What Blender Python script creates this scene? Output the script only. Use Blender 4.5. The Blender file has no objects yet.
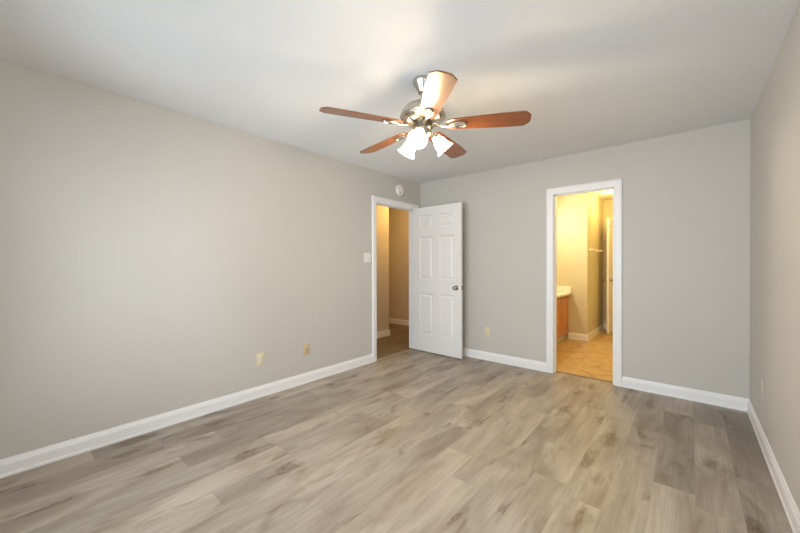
import bpy, bmesh, math, random
from mathutils import Vector, Matrix, Euler

C = bpy.context.scene.collection
PI = math.pi
sc = bpy.context.scene

# ------------------------------------------------------------------ camera
FPX, YAW, PIT, ROL = 338.774, 0.708178, -0.0066334, -0.0027962
CAM = Vector((3.06023, -4.04593, 1.24077))
W = 3.44            # room width
H = 2.44            # ceiling height
YF = -4.62          # wall behind the camera
F = Vector((-math.sin(YAW)*math.cos(PIT), math.cos(YAW)*math.cos(PIT), math.sin(PIT)))
R0 = Vector((math.cos(YAW), math.sin(YAW), 0)); U0 = R0.cross(F)
R = R0*math.cos(ROL) + U0*math.sin(ROL); U = -R0*math.sin(ROL) + U0*math.cos(ROL)
cd = bpy.data.cameras.new('camera'); cam = bpy.data.objects.new('camera', cd); C.objects.link(cam)
cd.sensor_width = 36; cd.lens = FPX*36/800; cd.clip_start = 0.02
M = Matrix((R, U, -F)).transposed().to_4x4(); M.translation = CAM
cam.matrix_world = M
sc.camera = cam

# ------------------------------------------------------------------ world, lights, exposure
w = bpy.data.worlds.new('world'); sc.world = w; w.use_nodes = True
bg = w.node_tree.nodes['Background']
bg.inputs[0].default_value = (0.75, 0.86, 1.0, 1); bg.inputs[1].default_value = 1.0
sc.view_settings.view_transform = 'Standard'; sc.view_settings.look = 'None'
sc.view_settings.gamma = 1.0; sc.view_settings.use_curve_mapping = False
sc.view_settings.exposure = 0.0
sc.cycles.max_bounces = 12; sc.cycles.diffuse_bounces = 8
sc.cycles.sample_clamp_indirect = 6.0

def area(name, loc, rot, sx, sy, power, col):
    l = bpy.data.lights.new(name, 'AREA'); l.shape = 'RECTANGLE'; l.size = sx; l.size_y = sy
    l.energy = power; l.color = col
    o = bpy.data.objects.new(name, l); C.objects.link(o); o.location = loc; o.rotation_euler = rot
    return o
def point(name, loc, power, col, rad=0.05):
    l = bpy.data.lights.new(name, 'POINT'); l.energy = power; l.color = col; l.shadow_soft_size = rad
    o = bpy.data.objects.new(name, l); C.objects.link(o); o.location = loc
    return o
DAY = (0.79, 0.90, 1.0)
WARM = (1.0, 0.60, 0.19)
# daylight outside the windows behind the camera and beside it
P_FRONT, P_SIDE, P_FAN = 61, 30, 13.5
RY0, RY1 = -4.30, -3.00
WINS = [(0.45, 1.55), (1.95, 3.05)]; WZ0, WZ1 = 0.40, 2.0
for a, b in WINS:
    area('daylight', ((a+b)/2, YF-0.16, (WZ0+WZ1)/2), (PI/2, 0, 0), b-a, WZ1-WZ0, P_FRONT, DAY)
area('daylight', (W+0.16, (RY0+RY1)/2, (WZ0+WZ1)/2), (PI/2, 0, PI/2), RY1-RY0, WZ1-WZ0, P_SIDE, DAY)
# warm lamps of the hall and the bathroom, plus an added bathroom fill
point('hall_lamp', (-0.46, 0.60, 2.28), 22, WARM, 0.06)
area('vanity_lamp', (1.16, 1.35, 2.02), (0, math.radians(-70), 0), 0.12, 0.6, 21, (1.0, 0.89, 0.64))
point('bath_light', (2.15, 2.5, 2.3), 20, (1.0, 0.66, 0.21), 0.06)
point('bath_light', (2.22, 0.80, 2.25), 24, (1.0, 0.62, 0.15), 0.06)  # added fill with no known fixture, warms the bedroom floor by the doorway

# ------------------------------------------------------------------ node helpers
def mat(name):
    m = bpy.data.materials.new(name); m.use_nodes = True
    nt = m.node_tree; b = nt.nodes['Principled BSDF']
    return m, nt, b
def N(nt, t, **kw):
    n = nt.nodes.new(t)
    for k, v in kw.items(): setattr(n, k, v)
    return n
def L(nt, a, b): nt.links.new(a, b)
def math_(nt, op, a, b=None, c=None, clamp=False):
    n = N(nt, 'ShaderNodeMath', operation=op); n.use_clamp = clamp
    for i, v in enumerate((a, b, c)):
        if v is None: continue
        if isinstance(v, (int, float)): n.inputs[i].default_value = v
        else: L(nt, v, n.inputs[i])
    return n.outputs[0]
def noise(nt, vec, scale, detail=3, rough=0.5, dist=0.0):
    n = N(nt, 'ShaderNodeTexNoise'); n.inputs['Scale'].default_value = scale
    n.inputs['Detail'].default_value = detail; n.inputs['Roughness'].default_value = rough
    n.inputs['Distortion'].default_value = dist
    if vec is not None: L(nt, vec, n.inputs['Vector'])
    return n
def ramp(nt, fac, stops):
    r = N(nt, 'ShaderNodeValToRGB'); e = r.color_ramp.elements
    while len(e) < len(stops): e.new(0.5)
    for el, (p, c) in zip(e, stops):
        el.position = p; el.color = (*c, 1) if len(c) == 3 else c
    L(nt, fac, r.inputs[0]); return r.outputs[0]
def mix(nt, fac, a, b, blend='MIX'):
    n = N(nt, 'ShaderNodeMix', data_type='RGBA', blend_type=blend)
    if isinstance(fac, (int, float)): n.inputs[0].default_value = fac
    else: L(nt, fac, n.inputs[0])
    for i, v in ((6, a), (7, b)):
        if isinstance(v, tuple): n.inputs[i].default_value = (*v, 1) if len(v) == 3 else v
        else: L(nt, v, n.inputs[i])
    return n.outputs[2]
def mapping(nt, vec, scale=(1, 1, 1), loc=(0, 0, 0)):
    n = N(nt, 'ShaderNodeMapping'); n.inputs['Scale'].default_value = scale; n.inputs['Location'].default_value = loc
    L(nt, vec, n.inputs['Vector']); return n.outputs[0]
def bump(nt, b, h, strength, dist=0.002):
    n = N(nt, 'ShaderNodeBump'); n.inputs['Strength'].default_value = strength; n.inputs['Distance'].default_value = dist
    L(nt, h, n.inputs['Height']); L(nt, n.outputs[0], b.inputs['Normal'])

def paint(name, col, rough=0.6, bscale=180, bstr=0.15, var=0.03, bdist=0.001):
    m, nt, b = mat(name)
    tc = N(nt, 'ShaderNodeTexCoord')
    n1 = noise(nt, tc.outputs['Object'], 1.3, 2)
    d = tuple(c*(1-var) for c in col); u = tuple(min(1, c*(1+var)) for c in col)
    L(nt, ramp(nt, n1.outputs[0], [(0.3, d), (0.7, u)]), b.inputs['Base Color'])
    b.inputs['Roughness'].default_value = rough
    n2 = noise(nt, tc.outputs['Object'], bscale, 2)
    bump(nt, b, n2.outputs[0], bstr, bdist)
    return m
def metal(name, col, rough, bscale=300):
    m, nt, b = mat(name)
    tc = N(nt, 'ShaderNodeTexCoord'); n = noise(nt, tc.outputs['Object'], bscale, 2)
    b.inputs['Base Color'].default_value = (*col, 1); b.inputs['Metallic'].default_value = 1
    L(nt, math_(nt, 'MULTIPLY_ADD', n.outputs[0], 0.1, rough-0.05), b.inputs['Roughness'])
    return m

WALL = paint('wall_paint', (0.552, 0.532, 0.495), 0.55, 160, 0.12, 0.012)
CEIL = paint('ceiling_paint', (0.75, 0.765, 0.775), 0.9, 120, 0.5, 0.02, 0.003)
TRIM = paint('trim_paint', (0.83, 0.83, 0.835), 0.32, 60, 0.03, 0.01)
DOORP = paint('door_paint', (0.80, 0.795, 0.785), 0.38, 90, 0.05, 0.01)
BATHP = paint('bathroom_paint', (0.61, 0.555, 0.385), 0.6, 160, 0.12, 0.02)
WARMW = paint('interior_paint', (0.62, 0.56, 0.46), 0.6, 160, 0.12, 0.02)
IVORY = paint('ivory_plastic', (0.72, 0.62, 0.42), 0.35, 60, 0.02, 0.02)
TAN = paint('tan_plastic', (0.60, 0.47, 0.28), 0.4, 60, 0.02, 0.02)
PLAST = paint('white_plastic', (0.80, 0.78, 0.74), 0.35, 60, 0.02, 0.01)
COUNTER = paint('cultured_marble', (0.86, 0.83, 0.75), 0.2, 12, 0.02, 0.04)
SLOT = paint('dark_slot', (0.05, 0.045, 0.035), 0.6)
NICKEL = metal('brushed_nickel', (0.52, 0.48, 0.42), 0.27)
DNICK = metal('dark_nickel', (0.20, 0.17, 0.13), 0.3)
KNOBM = metal('satin_knob', (0.42, 0.38, 0.32), 0.25)
BRONZE = metal('threshold_bronze', (0.20, 0.16, 0.11), 0.45)

def wood(name, c0, c1, c2, axis_scale, rough, coat=0.0):
    m, nt, b = mat(name); tc = N(nt, 'ShaderNodeTexCoord')
    v = mapping(nt, tc.outputs['Object'], axis_scale)
    n1 = noise(nt, v, 1.0, 6, 0.6, 0.6)
    L(nt, ramp(nt, n1.outputs[0], [(0.25, c0), (0.5, c1), (0.75, c2)]), b.inputs['Base Color'])
    b.inputs['Roughness'].default_value = rough
    b.inputs['Coat Weight'].default_value = coat; b.inputs['Coat Roughness'].default_value = 0.22
    return m
CHERRY = wood('cherry_blade', (0.135, 0.036, 0.008), (0.19, 0.054, 0.011), (0.24, 0.080, 0.016), (4, 60, 60), 0.38, 0.75)
OAK = wood('oak_cabinet', (0.40, 0.15, 0.04), (0.52, 0.21, 0.06), (0.60, 0.26, 0.08), (40, 40, 4), 0.35, 0.2)

def plank_material(gain=(0.93, 0.94, 0.97), name='oak_plank_floor'):
    m, nt, b = mat(name)
    uv = N(nt, 'ShaderNodeUVMap'); uv.uv_map = 'plank'          # u across, v along, in metres, per plank
    at = N(nt, 'ShaderNodeAttribute'); at.attribute_name = 'plank_id'
    sep = N(nt, 'ShaderNodeSeparateXYZ'); L(nt, at.outputs['Vector'], sep.inputs[0])
    off = N(nt, 'ShaderNodeVectorMath', operation='SCALE'); L(nt, at.outputs['Vector'], off.inputs[0]); off.inputs['Scale'].default_value = 37.0
    add = N(nt, 'ShaderNodeVectorMath', operation='ADD'); L(nt, uv.outputs[0], add.inputs[0]); L(nt, off.outputs[0], add.inputs[1])
    v = add.outputs[0]
    # broad tone clouds along the plank
    cloud = noise(nt, mapping(nt, v, (6.0, 1.5, 1)), 1.0, 3, 0.55, 0.6).outputs[0]
    # knots and cathedral patches
    kn = noise(nt, mapping(nt, v, (8.5, 3.0, 1), (3.1, 1.7, 0)), 1.0, 2, 0.5, 0.9).outputs[0]
    knot = N(nt, 'ShaderNodeMapRange'); knot.inputs[1].default_value = 0.60; knot.inputs[2].default_value = 0.76; L(nt, kn, knot.inputs[0])
    # fine grain
    g1 = noise(nt, mapping(nt, v, (60, 2.2, 1)), 1.0, 5, 0.65, 0.4).outputs[0]
    g2 = noise(nt, mapping(nt, v, (190, 6, 1)), 1.0, 3, 0.6).outputs[0]
    # cathedral rings following the clouds
    wv = N(nt, 'ShaderNodeTexWave', wave_type='BANDS', bands_direction='X', wave_profile='SIN')
    wv.inputs['Scale'].default_value = 27.0; wv.inputs['Distortion'].default_value = 5.0
    wv.inputs['Detail'].default_value = 2.0; wv.inputs['Detail Scale'].default_value = 0.55
    L(nt, mapping(nt, v, (1.0, 0.22, 1)), wv.inputs['Vector'])
    base = ramp(nt, cloud, [(0.30, (0.262, 0.214, 0.160)), (0.48, (0.372, 0.322, 0.258)), (0.66, (0.470, 0.418, 0.348))])
    c = mix(nt, math_(nt, 'MULTIPLY', math_(nt, 'SUBTRACT', g1, 0.42, clamp=True), 1.5, clamp=True), base, (0.235, 0.188, 0.138))
    c = mix(nt, math_(nt, 'MULTIPLY', math_(nt, 'SUBTRACT', g2, 0.5, clamp=True), 0.9, clamp=True), c, (0.22, 0.165, 0.115))
    c = mix(nt, math_(nt, 'MULTIPLY', wv.outputs['Fac'], 0.10), c, (0.22, 0.165, 0.11))
    kf = math_(nt, 'MULTIPLY', knot.outputs[0], math_(nt, 'MULTIPLY_ADD', wv.outputs['Fac'], 0.45, 0.35))
    c = mix(nt, kf, c, (0.155, 0.105, 0.066))
    # oval knots with growth rings, in some of the cells
    dn = noise(nt, mapping(nt, v, (14, 5, 1)), 1.0, 2, 0.5)
    dv = N(nt, 'ShaderNodeVectorMath', operation='MULTIPLY_ADD'); L(nt, dn.outputs['Color'], dv.inputs[0]); dv.inputs[1].default_value = (0.8, 0.6, 0)
    L(nt, mapping(nt, v, (5.0, 1.45, 1)), dv.inputs[2])
    vo = N(nt, 'ShaderNodeTexVoronoi', voronoi_dimensions='2D'); vo.inputs['Scale'].default_value = 1.0; vo.inputs['Randomness'].default_value = 0.85
    L(nt, dv.outputs[0], vo.inputs['Vector'])
    sc3 = N(nt, 'ShaderNodeSeparateColor'); L(nt, vo.outputs['Color'], sc3.inputs[0])
    has = math_(nt, 'GREATER_THAN', sc3.outputs[0], 0.60)
    cr = N(nt, 'ShaderNodeMapRange', interpolation_type='SMOOTHSTEP'); cr.inputs[1].default_value = 0.27; cr.inputs[2].default_value = 0.02; L(nt, vo.outputs['Distance'], cr.inputs[0])
    rg = math_(nt, 'MULTIPLY_ADD', math_(nt, 'SINE', math_(nt, 'MULTIPLY', vo.outputs['Distance'], 75.0)), 0.5, 0.5)
    kk = math_(nt, 'MULTIPLY', math_(nt, 'MULTIPLY', cr.outputs[0], has), math_(nt, 'MULTIPLY_ADD', rg, 0.45, 0.50))
    c = mix(nt, kk, c, (0.150, 0.106, 0.068))
    # tone of each plank
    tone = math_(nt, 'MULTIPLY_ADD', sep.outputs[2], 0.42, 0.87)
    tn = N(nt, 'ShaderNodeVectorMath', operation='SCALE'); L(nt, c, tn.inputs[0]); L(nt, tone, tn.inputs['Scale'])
    tg = N(nt, 'ShaderNodeVectorMath', operation='MULTIPLY'); L(nt, tn.outputs[0], tg.inputs[0]); tg.inputs[1].default_value = gain
    L(nt, tg.outputs[0], b.inputs['Base Color'])
    b.inputs['Roughness'].default_value = 0.42
    L(nt, math_(nt, 'MULTIPLY_ADD', g1, 0.2, 0.33), b.inputs['Roughness'])
    b.inputs['Specular IOR Level'].default_value = 0.42
    bump(nt, b, g1, 0.08, 0.001)
    return m
PLANK = plank_material()
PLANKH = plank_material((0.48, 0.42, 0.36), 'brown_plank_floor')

def vinyl_material():
    m, nt, b = mat('bath_vinyl'); tc = N(nt, 'ShaderNodeTexCoord')
    v = mapping(nt, tc.outputs['Object'], (7, 11, 1))
    n1 = noise(nt, v, 1.0, 5, 0.6, 0.8)
    n2 = noise(nt, tc.outputs['Object'], 40, 4)
    c = ramp(nt, n1.outputs[0], [(0.30, (0.30, 0.185, 0.07)), (0.5, (0.50, 0.34, 0.145)), (0.70, (0.60, 0.43, 0.19))])
    c = mix(nt, math_(nt, 'MULTIPLY', n2.outputs[0], 0.25), c, (0.30, 0.2, 0.11))
    L(nt, c, b.inputs['Base Color']); b.inputs['Roughness'].default_value = 0.35
    return m
VINYL = vinyl_material()

def shade_material():
    m, nt, b = mat('frosted_glass_shade')
    tc = N(nt, 'ShaderNodeTexCoord'); n = noise(nt, tc.outputs['Object'], 25, 2)
    L(nt, ramp(nt, n.outputs[0], [(0.3, (0.85, 0.82, 0.75)), (0.7, (0.95, 0.93, 0.88))]), b.inputs['Base Color'])
    b.inputs['Roughness'].default_value = 0.3
    b.inputs['Emission Color'].default_value = (1.0, 0.80, 0.52, 1); b.inputs['Emission Strength'].default_value = 27.0
    return m
SHADE = shade_material()
def bulb_material():
    m, nt, b = mat('lit_bulb'); tc = N(nt, 'ShaderNodeTexCoord'); n = noise(nt, tc.outputs['Object'], 5, 1)
    L(nt, math_(nt, 'MULTIPLY_ADD', n.outputs[0], 1.0, 32.0), b.inputs['Emission Strength'])
    b.inputs['Emission Color'].default_value = (1.0, 0.78, 0.48, 1)
    return m
BULB = bulb_material()
def glass_material():
    m = bpy.data.materials.new('window_glass'); m.use_nodes = True; nt = m.node_tree; nt.nodes.clear()
    o = N(nt, 'ShaderNodeOutputMaterial'); t = N(nt, 'ShaderNodeBsdfTransparent'); g = N(nt, 'ShaderNodeBsdfGlossy')
    g.inputs['Roughness'].default_value = 0.02; fr = N(nt, 'ShaderNodeFresnel'); fr.inputs[0].default_value = 1.45
    mx = N(nt, 'ShaderNodeMixShader'); L(nt, fr.outputs[0], mx.inputs[0]); L(nt, t.outputs[0], mx.inputs[1]); L(nt, g.outputs[0], mx.inputs[2])
    L(nt, mx.outputs[0], o.inputs[0]); return m
GLASS = glass_material()

# ------------------------------------------------------------------ mesh helpers
def obj(name, bm, m, parent=None, smooth=False, autosmooth=None):
    bmesh.ops.recalc_face_normals(bm, faces=bm.faces)
    me = bpy.data.meshes.new(name); bm.to_mesh(me); bm.free()
    me.materials.append(m)
    if smooth or autosmooth:
        for p in me.polygons: p.use_smooth = True
    o = bpy.data.objects.new(name, me); C.objects.link(o)
    if autosmooth: me.set_sharp_from_angle(angle=math.radians(autosmooth))
    if parent: o.parent = parent
    return o
def empty(name, loc, rot=(0, 0, 0)):
    o = bpy.data.objects.new(name, None); C.objects.link(o); o.location = loc; o.rotation_euler = rot
    o.empty_display_size = 0.1
    return o
def tag(o, label, cat, group=None, kind=None):
    o['label'] = label; o['category'] = cat
    if group: o['group'] = group
    if kind: o['kind'] = kind
    return o
def struct(o): o['kind'] = 'structure'; return o
def box(bm, x0, x1, y0, y1, z0, z1, bev=0.0, seg=2, mtx=None):
    r = bmesh.ops.create_cube(bm, size=1.0)
    vs = r['verts']
    for v in vs:
        v.co = Vector(((x0+x1)/2 + v.co.x*(x1-x0), (y0+y1)/2 + v.co.y*(y1-y0), (z0+z1)/2 + v.co.z*(z1-z0)))
    if bev > 0:
        es = list({e for v in vs for e in v.link_edges})
        rr = bmesh.ops.bevel(bm, geom=es, offset=bev, segments=seg, affect='EDGES', profile=0.6)
        vs = list({v for f in rr['faces'] for v in f.verts} | {v for v in vs if v.is_valid})
    if mtx:
        for v in vs: v.co = mtx @ v.co
    return vs
def prism(bm, poly, depth_vec, mtx=None):
    """closed polygon (3-D points) swept by depth_vec"""
    a = [bm.verts.new(p) for p in poly]; d = Vector(depth_vec)
    b_ = [bm.verts.new(Vector(p)+d) for p in poly]
    n = len(poly)
    bm.faces.new(a); bm.faces.new(list(reversed(b_)))
    for i in range(n): bm.faces.new((a[i], b_[i], b_[(i+1) % n], a[(i+1) % n]))
    if mtx:
        for v in a+b_: v.co = mtx @ v.co
def lathe(bm, prof, seg=32, mtx=None, closed=False):
    """prof: (r, z) list; r==0 ends become poles"""
    rings = []
    for r, z in prof:
        if r < 1e-6: rings.append([bm.verts.new((0, 0, z))])
        else: rings.append([bm.verts.new((r*math.cos(2*PI*i/seg), r*math.sin(2*PI*i/seg), z)) for i in range(seg)])
    pairs = list(zip(rings, rings[1:])) + ([(rings[-1], rings[0])] if closed else [])
    for a, b_ in pairs:
        for i in range(seg):
            j = (i+1) % seg
            if len(a) == 1 and len(b_) == 1: continue
            if len(a) == 1: bm.faces.new((a[0], b_[i], b_[j]))
            elif len(b_) == 1: bm.faces.new((a[i], b_[0], a[j]))
            else: bm.faces.new((a[i], b_[i], b_[j], a[j]))
    if mtx:
        for ring in rings:
            for v in ring: v.co = mtx @ v.co
def tube(bm, pts, rad, seg=10, closed=False, sy=1.0):
    pts = [Vector(p) for p in pts]; n = len(pts); rings = []
    rads = rad if isinstance(rad, (list, tuple)) else [rad]*n
    prevn = None
    for i, p in enumerate(pts):
        if closed: t = pts[(i+1) % n]-pts[i-1]
        else: t = pts[min(i+1, n-1)]-pts[max(i-1, 0)]
        t.normalize()
        up = Vector((0, 0, 1)) if prevn is None else prevn
        if abs(t.dot(up)) > 0.95 and prevn is None: up = Vector((1, 0, 0))
        nn = (up - t*up.dot(t)).normalized(); bb = t.cross(nn); prevn = nn
        rings.append([bm.verts.new(p + (nn*math.cos(2*PI*k/seg)*sy + bb*math.sin(2*PI*k/seg))*rads[i]) for k in range(seg)])
    pr = list(zip(rings, rings[1:])) + ([(rings[-1], rings[0])] if closed else [])
    for a, b_ in pr:
        for k in range(seg):
            j = (k+1) % seg; bm.faces.new((a[k], b_[k], b_[j], a[j]))
    if not closed:
        bm.faces.new(rings[0]); bm.faces.new(list(reversed(rings[-1])))
def axis_matrix(origin, direction):
    """local +z goes along direction"""
    q = Vector((0, 0, 1)).rotation_difference(Vector(direction).normalized())
    return Matrix.Translation(origin) @ q.to_matrix().to_4x4()

# ------------------------------------------------------------------ floors
random.seed(11)
PW, PL, PX0 = 0.1812, 1.22, 0.004
ENDS = {16: -0.43, 17: -0.55, 18: -1.29, 10: -0.875, 11: -1.13, 12: -1.585, 14: -2.097, 13: -0.78, 15: -1.20,
        9: -3.01, 8: -2.68, 6: -3.32, 7: -1.75, 3: -2.10, 1: -2.125, 2: -3.04, 0: -2.46, 4: -2.85, 5: -1.62}
TONES = {(3, 1): 0.1, (4, 1): 0.25, (2, 0): 0.2, (1, 1): 0.15, (5, 1): 0.3, (6, 0): 0.45, (0, 1): 0.2, (11, 0): 0.38, (12, -1): 0.30, (12, 0): 0.45, (13, 0): 0.22, (13, 1): 0.5, (14, 0): 0.45, (14, -1): 0.35, (15, 0): 0.3,  # leftmost rows darkened to put the light falloff there into the colour
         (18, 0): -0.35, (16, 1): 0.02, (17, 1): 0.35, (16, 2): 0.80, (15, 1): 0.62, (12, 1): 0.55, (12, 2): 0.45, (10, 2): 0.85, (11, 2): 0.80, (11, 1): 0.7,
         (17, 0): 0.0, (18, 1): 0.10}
DY0, DY1, DZ = -0.942, -0.13, 2.035        # bedroom doorway in the left wall
def plank_floor(name, x0, x1, y0, y1, z=0.0, m=None):
    bm = bmesh.new(); u1 = bm.loops.layers.uv.new('plank')
    idl = bm.faces.layers.float_vector.new('plank_id')
    k0 = math.floor((x0-PX0)/PW); k1 = math.ceil((x1-PX0)/PW)
    g = 0.00018
    for k in range(k0, k1):
        a = PX0+k*PW; b_ = a+PW
        rnd = random.Random(k*7919+5)
        e = ENDS.get(k, -rnd.random()*PL)
        e -= math.floor((e - 0)/PL)*PL          # shift into [0, PL)
        n = math.floor((y0-e)/PL)
        while e+n*PL < y1:
            ya = e+n*PL; yb = ya+PL; n += 1
            xa, xb = max(a+g, x0), min(b_-g, x1); yc, yd = max(ya+g, y0), min(yb-g, y1)
            if xb-xa < 1e-3 or yd-yc < 1e-3: continue
            idx = round((ENDS.get(k, e)-ya)/PL) if k in ENDS else n
            rr = random.Random((k*131+idx*17)*3+1)
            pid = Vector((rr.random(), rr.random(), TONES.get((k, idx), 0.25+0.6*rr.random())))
            vs = [bm.verts.new((x, y, z)) for x, y in ((xa, yc), (xb, yc), (xb, yd), (xa, yd))]
            f = bm.faces.new(vs); f[idl] = pid
            for lp in f.loops:
                lp[u1].uv = (lp.vert.co.x-a, lp.vert.co.y-ya)
    # sub-floor seen only as the dark hairline between planks
    o = obj(name, bm, m or PLANK)
    return struct(o)
YT = 0.075          # transition strip in the bathroom doorway
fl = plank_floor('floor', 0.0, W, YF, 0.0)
fl2 = plank_floor('floor_doorway', 1.885, 2.466, 0.0, YT)
plank_floor('floor_sill', -0.06, 0.0, DY0, DY1)
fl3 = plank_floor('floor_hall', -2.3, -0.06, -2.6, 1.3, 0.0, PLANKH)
bm = bmesh.new(); box(bm, -2.4, W+0.1, YF-0.1, 3.6, -0.06, -0.004)
sub = paint('subfloor', (0.10, 0.075, 0.05), 0.8); struct(obj('floor_base', bm, sub))
bm = bmesh.new(); box(bm, 0.9, 3.1, YT, 3.6, -0.004, 0.0); struct(obj('floor_bathroom', bm, VINYL))

# ------------------------------------------------------------------ walls and ceilings
T = 0.12
DY0, DY1, DZ = -0.942, -0.13, 2.035        # bedroom doorway in the left wall
BX0, BX1, BZ = 1.885, 2.466, 2.022         # bathroom doorway in the back wall
bm = bmesh.new()
box(bm, -T, 0, YF-T, DY0-0.02, 0, H); box(bm, -T, 0, DY1+0.02, 0.0, 0, H); box(bm, -T, 0, DY0-0.02, DY1+0.02, DZ+0.02, H)
struct(obj('wall_left', bm, WALL))
bm = bmesh.new()
box(bm, -T, BX0-0.02, 0, T, 0, H); box(bm, BX1+0.02, W+T, 0, T, 0, H); box(bm, BX0-0.02, BX1+0.02, 0, T, BZ+0.02, H)
struct(obj('wall_back', bm, WALL))
bm = bmesh.new(); box(bm, W, W+T, YF-T, RY0, 0, H); box(bm, W, W+T, RY1, 0, 0, H); box(bm, W, W+T, RY0, RY1, 0, WZ0); box(bm, W, W+T, RY0, RY1, WZ1, H)
struct(obj('wall_right', bm, WALL))
bm = bmesh.new()
xs = [-0.0] + [v for ab in WINS for v in ab] + [W]
for i in range(0, len(xs), 2): box(bm, xs[i], xs[i+1], YF-T, YF, 0, H)
for a, b_ in WINS: box(bm, a, b_, YF-T, YF, 0, WZ0); box(bm, a, b_, YF-T, YF, WZ1, H)
struct(obj('wall_front', bm, WALL))
bm = bmesh.new(); box(bm, -T, W+T, YF-T, T, H, H+0.1); struct(obj('ceiling', bm, CEIL))
# bathroom shell
BWL, BXC, BYA, BYE, BWR = 0.98, 1.808, 2.036, 3.35, 2.95
bm = bmesh.new(); box(bm, BWL-0.1, BWL, T, BYA+0.1, 0, H); struct(obj('wall_bathroom_left', bm, BATHP))
bm = bmesh.new(); box(bm, BWL-0.1, BXC, BYA, BYE+0.1, 0, H); struct(obj('wall_bathroom_middle', bm, BATHP))
bm = bmesh.new(); box(bm, BXC, BWR+0.1, BYE, BYE+0.1, 0, H); struct(obj('wall_bathroom_end', bm, BATHP))
bm = bmesh.new(); box(bm, BWR, BWR+0.1, T, BYE, 0, H); struct(obj('wall_bathroom_right', bm, BATHP))
bm = bmesh.new(); box(bm, BWL-0.1, BWR+0.1, T, BYE+0.1, H, H+0.1); struct(obj('ceiling_bathroom', bm, CEIL))
# hall shell
HXC, HYC, HYD = -0.93, 0.315, 1.25
bm = bmesh.new(); box(bm, -2.4, HXC, -2.6, HYC, 0, H); struct(obj('wall_hall_side', bm, WARMW))
bm = bmesh.new(); box(bm, -2.4, 0.0, HYD, HYD+0.1, 0, H); struct(obj('wall_hall_end', bm, WARMW))
bm = bmesh.new(); box(bm, -T, 0.0, T, HYD, 0, H); struct(obj('wall_hall_right', bm, WARMW))
bm = bmesh.new(); box(bm, -2.4, -2.3, HYC, HYD, 0, H); struct(obj('wall_hall_left', bm, WARMW))
bm = bmesh.new(); box(bm, HXC, -T, -2.7, -2.6, 0, H); struct(obj('wall_hall_front', bm, WARMW))
bm = bmesh.new(); box(bm, -2.4, -T, -2.7, HYD+0.1, H, H+0.1); struct(obj('ceiling_hall', bm, CEIL))

# ------------------------------------------------------------------ baseboards
BPROF = [(0, 0), (0.017, 0), (0.017, 0.012), (0.0135, 0.020), (0.0135, 0.074), (0.0115, 0.080), (0.0115, 0.084), (0.0075, 0.094), (0.0055, 0.104), (0, 0.106)]
def run(bm, p0, p1, n, m0=0.0, m1=0.0, prof=BPROF):
    """profile (out, up) swept from p0 to p1; n points out of the wall; m = mitre factor at each end"""
    p0 = Vector((*p0, 0)); p1 = Vector((*p1, 0)); t = (p1-p0).normalized(); nn = Vector((*n, 0))
    a = [bm.verts.new(p0 + nn*d + t*d*m0 + Vector((0, 0, z))) for d, z in prof]
    b_ = [bm.verts.new(p1 + nn*d - t*d*m1 + Vector((0, 0, z))) for d, z in prof]
    bm.faces.new(a); bm.faces.new(list(reversed(b_)))
    k = len(prof)
    for i in range(k): bm.faces.new((a[i], b_[i], b_[(i+1) % k], a[(i+1) % k]))
CW = 0.072          # casing width
def base(name, *runs):
    bm = bmesh.new()
    for r in runs: run(bm, *r)
    return struct(obj(name, bm, TRIM))
base('baseboard_left', ((0, YF), (0, DY0-CW), (1, 0), 1, 0))
base('baseboard_back', ((0.0, 0), (BX0-CW-0.004, 0), (0, -1), 0, 0), ((BX1+CW+0.004, 0), (W, 0), (0, -1), 0, 1))
base('baseboard_right', ((W, YF), (W, 0), (-1, 0), 1, 1))
base('baseboard_front', ((0, YF), (W, YF), (0, 1), 1, 1))
base('baseboard_hall', ((HXC, -2.6), (HXC, HYC), (1, 0), 0, -1), ((-2.3, HYD), (-T, HYD), (0, -1), 0, 0), ((-2.3, HYC), (HXC, HYC), (0, 1), 0, -1))
base('baseboard_bathroom', ((1.53, BYA), (BXC, BYA), (0, -1), 0, -1), ((BXC, BYA), (BXC, BYE), (1, 0), -1, 1), ((BXC, BYE), (BWR, BYE), (0, -1), 1, 0))

# ------------------------------------------------------------------ door casings and jambs
CPROF = [(0, 0), (0.0, 0.010), (0.010, 0.0135), (0.022, 0.0145), (0.050, 0.0175), (0.060, 0.0185), (CW-0.004, 0.0165), (CW, 0.012), (CW, 0)]   # (distance out from the opening, thickness)
def casing(bm, origin, ax, nrm, x0, x1, z):
    """U-shaped mitred casing around an opening; ax = direction along the wall, nrm = out of the wall"""
    o = Vector(origin); ax = Vector(ax); nrm = Vector(nrm); up = Vector((0, 0, 1))
    r = 0.004; x0 -= r; x1 += r; z += r
    st = []
    for (px, pz, dx, dz) in ((x0, 0, -1, 0), (x0, z, -1, 1), (x1, z, 1, 1), (x1, 0, 1, 0)):
        st.append([bm.verts.new(o + ax*(px+dx*d) + up*(pz+dz*d) + nrm*t) for d, t in CPROF])
    k = len(CPROF)
    for a, b_ in zip(st, st[1:]):
        for i in range(k): bm.faces.new((a[i], b_[i], b_[(i+1) % k], a[(i+1) % k]))
    bm.faces.new(st[0]); bm.faces.new(list(reversed(st[-1])))
bm = bmesh.new(); casing(bm, (0, 0, 0), (0, 1, 0), (1, 0, 0), DY0, DY1, DZ); t1 = struct(obj('trim_1', bm, TRIM, autosmooth=25))
bm = bmesh.new()
box(bm, -T, 0, DY0-0.019, DY0, 0, DZ); box(bm, -T, 0, DY1, DY1+0.019, 0, DZ); box(bm, -T, 0, DY0-0.019, DY1+0.019, DZ, DZ+0.019)
box(bm, -0.085, -0.045, DY0, DY0+0.011, 0, DZ); box(bm, -0.085, -0.045, DY1-0.011, DY1, 0, DZ); box(bm, -0.085, -0.045, DY0, DY1, DZ-0.011, DZ)
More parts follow.
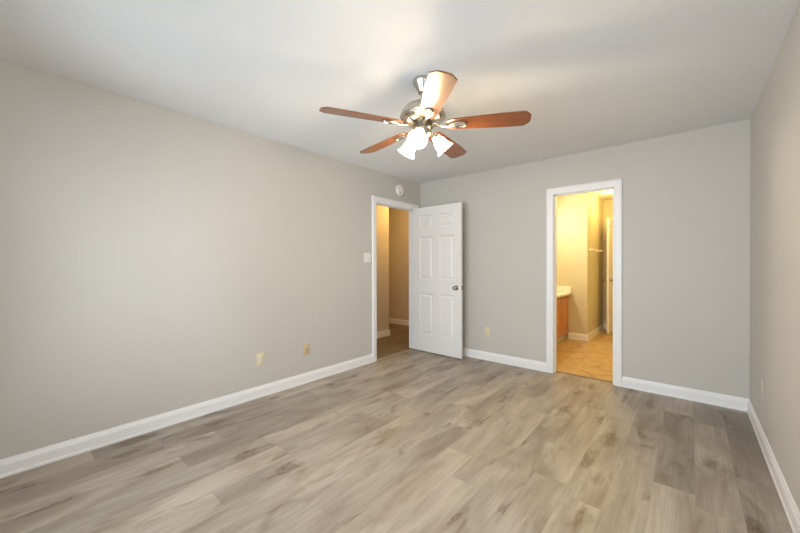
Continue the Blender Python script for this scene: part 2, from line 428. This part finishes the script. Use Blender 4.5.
obj('door_jamb', bm, TRIM, t1)
bm = bmesh.new(); casing(bm, (0, 0, 0), (1, 0, 0), (0, -1, 0), BX0, BX1, BZ); t2 = struct(obj('trim_2', bm, TRIM, autosmooth=25))
bm = bmesh.new()
box(bm, BX0-0.019, BX0, 0, T, 0, BZ); box(bm, BX1, BX1+0.019, 0, T, 0, BZ); box(bm, BX0-0.019, BX1+0.019, 0, T, BZ, BZ+0.019)
box(bm, BX0, BX0+0.011, 0.04, 0.075, 0, BZ); box(bm, BX1-0.011, BX1, 0.04, 0.075, 0.0, BZ); box(bm, BX0, BX1, 0.04, 0.075, BZ-0.011, BZ)
obj('door_jamb', bm, TRIM, t2)
bm = bmesh.new()
prism(bm, [(BX0, YT-0.014, 0.0005), (BX0, YT-0.010, 0.005), (BX0, YT+0.010, 0.005), (BX0, YT+0.014, 0.0005)], (BX1-BX0, 0, 0))
struct(obj('trim_3', bm, BRONZE))

# ------------------------------------------------------------------ bedroom door (open, nearly against the back wall)
def panel_door(name, loc, rotz, width, height, thick, panels):
    """slab with moulded recessed panels on both faces; local x along the width, y = -thick..0"""
    o = empty(name, loc, (0, 0, rotz))
    bm = bmesh.new()
    xs = sorted({0, width} | {v for p in panels for v in (p[0], p[1])})
    zs = sorted({0, height} | {v for p in panels for v in (p[2], p[3])})
    def inpanel(xa, xb, za, zb):
        return any(p[0]-1e-6 <= xa and xb <= p[1]+1e-6 and p[2]-1e-6 <= za and zb <= p[3]+1e-6 for p in panels)
    for y, s in ((-thick, 1), (0.0, -1)):
        for xa, xb in zip(xs, xs[1:]):
            for za, zb in zip(zs, zs[1:]):
                if inpanel(xa, xb, za, zb): continue
                bm.faces.new([bm.verts.new((x, y, z)) for x, z in ((xa, za), (xb, za), (xb, zb), (xa, zb))])
        for (xa, xb, za, zb) in panels:
            steps = [(0, 0), (0.010, 0.011), (0.026, 0.011), (0.040, 0.003), (0.044, 0.003)]
            rings = []
            for ins, dep in steps:
                yy = y + s*dep
                rings.append([bm.verts.new((x, yy, z)) for x, z in ((xa+ins, za+ins), (xb-ins, za+ins), (xb-ins, zb-ins), (xa+ins, zb-ins))])
            for a, b_ in zip(rings, rings[1:]):
                for i in range(4): bm.faces.new((a[i], a[(i+1) % 4], b_[(i+1) % 4], b_[i]))
            bm.faces.new(rings[-1])
    for quad in (((0, -thick, 0), (0, 0, 0), (0, 0, height), (0, -thick, height)), ((width, -thick, 0), (width, 0, 0), (width, 0, height), (width, -thick, height)),
                 ((0, -thick, 0), (width, -thick, 0), (width, 0, 0), (0, 0, 0)), ((0, -thick, height), (width, -thick, height), (width, 0, height), (0, 0, height))):
        bm.faces.new([bm.verts.new(q) for q in quad])
    bmesh.ops.remove_doubles(bm, verts=bm.verts, dist=1e-5)
    obj('door_leaf', bm, DOORP, o)
    return o
DWID, DHGT, DTH = 0.795, 2.03, 0.035
st_, mu = 0.115, 0.115
pw = (DWID-2*st_-mu)/2
cols = [(st_, st_+pw), (st_+pw+mu, DWID-st_)]
rows = [(0.235, 0.815), (1.02, 1.615), (1.735, 1.915)]
door = panel_door('door_1', (0.016, -0.155, 0.012), math.radians(-0.8), DWID, DHGT, DTH, [(a, b_, c, d) for a, b_ in cols for c, d in rows])
tag(door, 'white six-panel door swung open beside the hall doorway, round metal knob', 'door', kind='structure')
KPROF = [(0, 0), (0.032, 0), (0.032, 0.004), (0.028, 0.009), (0.013, 0.011), (0.0115, 0.03), (0.016, 0.034), (0.025, 0.040), (0.0275, 0.050), (0.025, 0.060), (0.016, 0.066), (0, 0.068)]
for s, y in ((-1, -DTH), (1, 0.0)):
    bm = bmesh.new(); lathe(bm, KPROF, 24, axis_matrix((DWID-0.07, y, 0.918), (0, s, 0))); obj('door_knob', bm, KNOBM, door, smooth=True)
bm = bmesh.new(); box(bm, DWID-0.0005, DWID+0.0015, -DTH/2-0.0125, -DTH/2+0.0125, 0.89, 0.946, 0.0005, 1)
box(bm, DWID+0.001, DWID+0.009, -DTH/2-0.006, -DTH/2+0.006, 0.909, 0.927, 0.002, 1); obj('latch', bm, KNOBM, door)
for z in (0.2, 1.02, 1.83):
    bm = bmesh.new()
    lathe(bm, [(0, -0.045), (0.006, -0.045), (0.006, 0.045), (0, 0.045)], 12, Matrix.Translation((-0.006, 0.004, z)))
    box(bm, -0.002, 0.0, -0.03, 0.0, z-0.044, z+0.044)
    obj('hinge', bm, NICKEL, door)

# bathroom closet door, open, seen on its edge
d2 = panel_door('door_2', (1.985, BYE-0.02, 0.01), math.radians(-90), 0.51, 2.03, 0.035, [(0.1, 0.41, 0.2, 0.85), (0.1, 0.41, 1.0, 1.9)])
tag(d2, 'white inner door seen edge-on at the far end of the bathroom', 'door', kind='structure')
for s, y in ((-1, -0.035), (1, 0.0)):
    bm = bmesh.new(); lathe(bm, KPROF, 20, axis_matrix((0.45, y, 0.94), (0, s, 0))); obj('door_knob', bm, KNOBM, d2, smooth=True)

# ------------------------------------------------------------------ windows behind the camera
def window(n, org, ang, wid):
    """sash window of width wid; local x along the wall, +y into the wall"""
    m = Matrix.Translation(org) @ Matrix.Rotation(ang, 4, 'Z')
    zm = (WZ0+WZ1)/2; b_ = wid; bm = bmesh.new()
    for (xa, xb, za, zb) in ((0, 0.05, WZ0, WZ1), (b_-0.05, b_, WZ0, WZ1), (0.05, b_-0.05, WZ0, WZ0+0.05), (0.05, b_-0.05, WZ1-0.05, WZ1), (0.05, b_-0.05, zm-0.02, zm+0.02)):
        box(bm, xa, xb, 0.03, 0.09, za, zb, mtx=m)
    wo = struct(obj('window_%d' % n, bm, TRIM))
    for za, zb in ((WZ0+0.05, zm-0.02), (zm+0.02, WZ1-0.05)):
        bm = bmesh.new(); box(bm, 0.05, b_-0.05, 0.058, 0.062, za, zb, mtx=m); obj('pane', bm, GLASS, wo)
    bm = bmesh.new(); box(bm, -0.06, b_+0.06, -0.03, 0.0, WZ0-0.03, WZ0, 0.004, mtx=m); obj('window_sill', bm, TRIM, wo)
window(1, (WINS[0][1], YF, 0), PI, WINS[0][1]-WINS[0][0])
window(2, (WINS[1][1], YF, 0), PI, WINS[1][1]-WINS[1][0])
window(3, (W, RY1, 0), -PI/2, RY1-RY0)

# ------------------------------------------------------------------ ceiling fan
FC = Vector((1.734, -2.263, 0)); ZB = 2.142
fan = empty('ceiling_fan', (FC.x, FC.y, H))
tag(fan, 'brushed nickel ceiling fan with five cherry blades and three lit glass shades', 'ceiling fan')
def fz(z): return z-H
bm = bmesh.new(); lathe(bm, [(0, 0), (0.066, 0), (0.068, -0.006), (0.066, -0.018), (0.058, -0.034), (0.044, -0.058), (0.036, -0.074), (0.030, -0.084), (0.020, -0.088), (0, -0.088)], 40)
obj('canopy', bm, NICKEL, fan, autosmooth=35)
bm = bmesh.new(); lathe(bm, [(0, fz(2.362)), (0.013, fz(2.362)), (0.013, fz(2.27)), (0, fz(2.27))], 20)
lathe(bm, [(0, fz(2.285)), (0.02, fz(2.285)), (0.026, fz(2.272)), (0.03, fz(2.276)), (0, fz(2.276))], 20)
obj('downrod', bm, NICKEL, fan, autosmooth=35)
bm = bmesh.new(); lathe(bm, [(0, fz(2.282)), (0.05, fz(2.282)), (0.085, fz(2.276)), (0.118, fz(2.26)), (0.138, fz(2.236)), (0.143, fz(2.219)), (0.143, fz(2.21)), (0.148, fz(2.208)), (0.148, fz(2.2)), (0.143, fz(2.198)),
    (0.140, fz(2.186)), (0.125, fz(2.172)), (0.10, fz(2.164)), (0.075, fz(2.161)), (0, fz(2.161))], 56)
obj('motor_housing', bm, NICKEL, fan, autosmooth=30)
bm = bmesh.new(); lathe(bm, [(0, fz(2.161)), (0.066, fz(2.161)), (0.066, fz(2.13)), (0, fz(2.13))], 40); obj('flywheel', bm, DNICK, fan, autosmooth=30)
bm = bmesh.new(); lathe(bm, [(0, fz(2.132)), (0.054, fz(2.132)), (0.056, fz(2.124)), (0.050, fz(2.118)), (0.049, fz(2.100)), (0.053, fz(2.095)), (0.053, fz(2.088)), (0.046, fz(2.076)), (0.030, fz(2.066)), (0.012, fz(2.062)), (0.008, fz(2.052)), (0, fz(2.050))], 40)
obj('switch_housing', bm, NICKEL, fan, autosmooth=30)

PITCH = math.radians(12)
RB0, RB1 = 0.150, 0.664
def blade_outline():
    pts = []
    hw = lambda r: 0.050 + (0.069-0.050)*min(1, (r-RB0)/0.36)
    top = [(RB0, 0.030), (RB0+0.012, 0.042), (RB0+0.035, hw(RB0+0.035))]
    for i in range(1, 9):
        r = RB0+0.035+(RB1-0.05-RB0-0.035)*i/8; top.append((r, hw(r)))
    top += [(RB1-0.033, 0.069), (RB1-0.006, 0.042), (RB1-0.001, 0.032), (RB1, 0.012)]
    return top + [(x, -y) for x, y in reversed(top)]
for k in range(5):
    a = math.radians(-116.6+72*k)
    rot = Matrix.Rotation(a, 4, 'Z')
    droop = Matrix.Rotation(math.radians((0.4, 2.1, 1.2, 1.2, 0.9)[k]), 4, 'Y')
    pit = Matrix.Rotation(-PITCH, 4, 'X')      # clockwise edge (local -y) up
    bm = bmesh.new(); ol = blade_outline()
    prism(bm, [(x, y, -0.004) for x, y in ol], (0, 0, 0.008))
    bmesh.ops.bevel(bm, geom=[e for e in bm.edges if len(e.link_faces) == 2 and any(len(f.verts) > 4 for f in e.link_faces)], offset=0.0015, segments=1, affect='EDGES')
    bl = obj('blade', bm, CHERRY, fan)
    bl.matrix_local = Matrix.Translation((0, 0, fz(ZB))) @ rot @ droop @ pit
    # blade iron: arm from the flywheel, oval loop screwed under the blade
    bm = bmesh.new()
    arm = [(0.052, 0, 0.008), (0.085, 0, 0.004), (0.115, 0, -0.008), (0.150, 0, -0.013), (0.180, 0, -0.011)]
    tube(bm, arm, [0.017, 0.013, 0.010, 0.009, 0.011], 10, sy=0.55)
    loop = [(0.225+0.052*math.cos(t), 0.024*math.sin(t)*(1.0+0.25*math.cos(t)), -0.0095) for t in [2*PI*i/28 for i in range(28)]]
    tube(bm, loop, 0.0065, 8, closed=True)
    tube(bm, [(0.175, 0, -0.010), (0.21, 0, -0.0085), (0.245, 0, -0.0080), (0.272, 0, -0.0085)], [0.007, 0.010, 0.009, 0.006], 8, sy=0.5)
    for sx in (0.200, 0.252):
        lathe(bm, [(0, -0.016), (0.005, -0.0145), (0.006, -0.012), (0, -0.012)], 10, Matrix.Translation((sx, 0, 0)))
    obj('blade_iron', bm, NICKEL, bl, autosmooth=40)

# three lamp arms, bell shades and bulbs
LAMPS = (-66, 54, 174); TAU = math.radians(42)
for deg in LAMPS:
    a = math.radians(deg); ca, sa = math.cos(a), math.sin(a)
    ax = Vector((ca*math.sin(TAU), sa*math.sin(TAU), -math.cos(TAU)))
    neck = Vector((ca*0.074, sa*0.074, fz(2.09)))
    bm = bmesh.new()
    tube(bm, [(ca*0.040, sa*0.040, fz(2.1)), (ca*0.055, sa*0.055, fz(2.102)), (ca*0.066, sa*0.066, fz(2.098)), tuple(neck+ax*0.004)], 0.011, 10)
    lathe(bm, [(0, -0.004), (0.016, -0.004), (0.024, 0.004), (0.027, 0.014), (0.027, 0.022), (0, 0.022)], 24, axis_matrix(neck, ax))
    obj('lamp_arm', bm, NICKEL, fan, autosmooth=40)
    s0 = neck+ax*0.016
    outer = [(0.0235, 0.0), (0.027, 0.011), (0.033, 0.026), (0.039, 0.043), (0.0425, 0.060), (0.0455, 0.076), (0.050, 0.090), (0.057, 0.102), (0.062, 0.108)]
    inner = [(r-0.003, z) for r, z in reversed(outer)]
    bm = bmesh.new(); lathe(bm, outer+inner, 36, axis_matrix(s0, ax), closed=True)
    sh = obj('lamp_shade', bm, SHADE, fan, smooth=True)
    bm = bmesh.new(); lathe(bm, [(0, 0.008), (0.012, 0.010), (0.013, 0.03), (0.020, 0.048), (0.022, 0.060), (0.018, 0.072), (0.010, 0.079), (0, 0.081)], 20, axis_matrix(s0, ax))
    obj('bulb', bm, BULB, sh, smooth=True)
    p = Vector((FC.x, FC.y, H)) + s0 + ax*0.104
    lp = point('fan_lamp_light', p, P_FAN, (1.0, 0.74, 0.42), 0.035); 

# ------------------------------------------------------------------ wall plates
def plate(name, loc, axis, m, w_=0.072, h_=0.116, kind='duplex', scale=1.0):
    """axis 'L' on the left wall facing +x, 'B' on the back wall facing -y, 'R' on the right wall facing -x"""
    rz = {'L': PI/2, 'B': 0.0, 'R': -PI/2}[axis]
    o = empty(name, loc, (0, 0, rz))
    bm = bmesh.new(); box(bm, -w_/2, w_/2, -0.0065, -0.0004, -h_/2, h_/2, 0.003, 2); obj('cover_plate', bm, m, o, autosmooth=30)
    return o
def screw(o, x, z, m):
    bm = bmesh.new(); lathe(bm, [(0, 0.0), (0.0035, 0.0), (0.003, 0.0012), (0, 0.0014)], 10, axis_matrix((x, -0.0066, z), (0, -1, 0))); obj('screw', bm, m, o)
def duplex(o, m):
    for z in (0.0195, -0.0195):
        bm = bmesh.new(); lathe(bm, [(0, 0), (0.0168, 0), (0.0168, 0.0022), (0.0155, 0.003), (0, 0.003)], 20, axis_matrix((0, -0.0064, z), (0, -1, 0)) @ Matrix.Diagonal((1, 0.82, 1, 1)))
        r = obj('receptacle', bm, m, o, autosmooth=30)
        bm = bmesh.new()
        for x, h in ((-0.0062, 0.008), (0.0062, 0.0066)): box(bm, x-0.0011, x+0.0011, -0.0099, -0.0093, z-h/2+0.002, z+h/2+0.002)
        box(bm, -0.0022, 0.0022, -0.0099, -0.0093, z-0.0098, z-0.0055)
        obj('slot', bm, SLOT, r)
    screw(o, 0, 0, m)
o1 = plate('wall_outlet', (0, -2.492, 0.357), 'L', IVORY); duplex(o1, PLAST)
tag(o1, 'ivory duplex wall outlet low on the left wall, the one nearer the camera', 'outlet')
o2 = plate('cable_plate', (0, -1.992, 0.350), 'L', TAN, 0.068, 0.112)
bm = bmesh.new(); lathe(bm, [(0, 0), (0.0065, 0), (0.0065, 0.004), (0.0045, 0.004), (0.0045, 0.010), (0.0015, 0.010), (0, 0.009)], 12, axis_matrix((0, -0.0064, 0), (0, -1, 0))); obj('jack', bm, NICKEL, o2)
screw(o2, 0, 0.04, TAN); screw(o2, 0, -0.04, TAN)
tag(o2, 'small tan wall plate on the left wall between the ivory outlet and the doorway', 'wall plate')
o3 = plate('wall_outlet', (1.073, 0, 0.361), 'B', IVORY); duplex(o3, IVORY)
tag(o3, 'ivory duplex outlet on the back wall between open white door and bathroom doorway', 'outlet')
PAINTED = paint('painted_plate', (0.60, 0.55, 0.46), 0.4, 60, 0.02, 0.01)
o4 = plate('wall_outlet', (W, -0.67, 0.40), 'R', PAINTED); duplex(o4, PAINTED)
tag(o4, 'beige wall outlet on the right wall near the back corner, seen edge-on', 'outlet')
sw = plate('light_switch', (0, -1.102, 1.325), 'L', PLAST, 0.116, 0.118)
for x in (-0.023, 0.023):
    bm = bmesh.new(); box(bm, x-0.0055, x+0.0055, -0.0075, -0.0064, -0.013, 0.013)
    prism(bm, [(x-0.004, -0.0075, -0.004), (x-0.004, -0.0175, 0.006), (x-0.004, -0.0165, 0.010), (x-0.004, -0.0075, 0.006)], (0.008, 0, 0))
    obj('toggle', bm, PLAST, sw); screw(sw, x, 0.03, PLAST); screw(sw, x, -0.03, PLAST)
tag(sw, 'white square double light switch plate beside the hall doorway', 'light switch')

# smoke detector above the doorway
sd = empty('smoke_detector', (0, -0.487, 2.266), (0, 0, PI/2))
tag(sd, 'round white smoke detector on the left wall above the hall doorway', 'smoke detector')
bm = bmesh.new(); lathe(bm, [(0, 0.0005), (0.073, 0.0005), (0.073, 0.010), (0.068, 0.012), (0.066, 0.026), (0.058, 0.034), (0.040, 0.037), (0.038, 0.034), (0.032, 0.034), (0.030, 0.038), (0, 0.039)], 40, axis_matrix((0, 0, 0), (0, -1, 0)))
obj('detector_body', bm, PLAST, sd, autosmooth=30)
bm = bmesh.new(); lathe(bm, [(0, 0), (0.010, 0), (0.009, 0.003), (0, 0.0035)], 16, axis_matrix((-0.018, -0.0345, -0.044), (0, -1, 0))); obj('test_button', bm, SLOT, sd)

# ------------------------------------------------------------------ bathroom vanity
VX, VY0, VY1 = 1.525, 0.72, BYA-0.002
van = empty('vanity_cabinet', (BWL+0.26, (VY0+VY1)/2, 0))
tag(van, 'honey oak vanity cabinet along the left side of the bathroom', 'cabinet')
vp = -Vector(van.location)
def vbox(bm, *a, **k): box(bm, a[0]+vp.x, a[1]+vp.x, a[2]+vp.y, a[3]+vp.y, a[4], a[5], **k)
bm = bmesh.new(); vbox(bm, BWL+0.002, VX, VY0, VY1, 0.09, 0.735); vbox(bm, BWL+0.002, VX-0.06, VY0, VY1, 0.0, 0.09); obj('cabinet_body', bm, OAK, van)
bm = bmesh.new(); vbox(bm, VX-0.0595, VX-0.048, VY0, VY1-0.016, 0.0005, 0.086, bev=0.002); obj('toe_kick', bm, TRIM, van)
for ya, yb in ((1.585, 1.965), (1.165, 1.545), (0.75, 1.125)):
    bm = bmesh.new(); x0, x1 = VX+0.0005, VX+0.019; za, zb = 0.125, 0.69; s = 0.055
    vbox(bm, x0, x1, ya, ya+s, za, zb, bev=0.003); vbox(bm, x0, x1, yb-s, yb, za, zb, bev=0.003)
    vbox(bm, x0, x1, ya+s, yb-s, za, za+s, bev=0.003); vbox(bm, x0, x1, ya+s, yb-s, zb-s, zb, bev=0.003)
    vbox(bm, x0, x1-0.010, ya+s-0.002, yb-s+0.002, za+s-0.002, zb-s+0.002)
    vbox(bm, x1-0.011, x1-0.004, ya+s+0.03, yb-s-0.03, za+s+0.03, zb-s-0.03, bev=0.003)
    obj('cabinet_door', bm, OAK, van)
ct = empty('vanity_countertop', (BWL+0.28, (VY0+VY1)/2, 0.737))
tag(ct, 'cream vanity countertop with a raised side splash against the bathroom wall', 'countertop')
vp = -Vector(ct.location)
bm = bmesh.new(); box(bm, BWL+0.002+vp.x, 1.578+vp.x, VY0-0.01+vp.y, VY1+vp.y, 0.0, 0.038, 0.006, 3); obj('counter_slab', bm, COUNTER, ct, autosmooth=40)
bm = bmesh.new(); box(bm, BWL+0.022+vp.x, 1.573+vp.x, VY1-0.020+vp.y, VY1+vp.y, 0.0385, 0.13, 0.004, 2); obj('side_splash', bm, COUNTER, ct, autosmooth=40)
bm = bmesh.new(); box(bm, BWL+0.002+vp.x, BWL+0.022+vp.x, VY0+vp.y, VY1+vp.y, 0.0385, 0.13, 0.004, 2); obj('back_splash', bm, COUNTER, ct, autosmooth=40)

# towel bar on the bathroom side wall
tb = empty('towel_bar', (BXC, 2.5, 1.465)); tag(tb, 'white towel bar on the bathroom side wall', 'towel bar')
bm = bmesh.new(); tube(bm, [(0.062, -0.30, 0), (0.062, 0.30, 0)], 0.009, 12); obj('bar', bm, PLAST, tb, autosmooth=40)
for y in (-0.3, 0.3):
    bm = bmesh.new(); lathe(bm, [(0, 0.0006), (0.030, 0.0006), (0.030, 0.008), (0.018, 0.018), (0.013, 0.04), (0.016, 0.055), (0.017, 0.07), (0.012, 0.080), (0, 0.082)], 20, axis_matrix((0, y, 0), (1, 0, 0)))
    obj('bracket', bm, PLAST, tb, autosmooth=40)
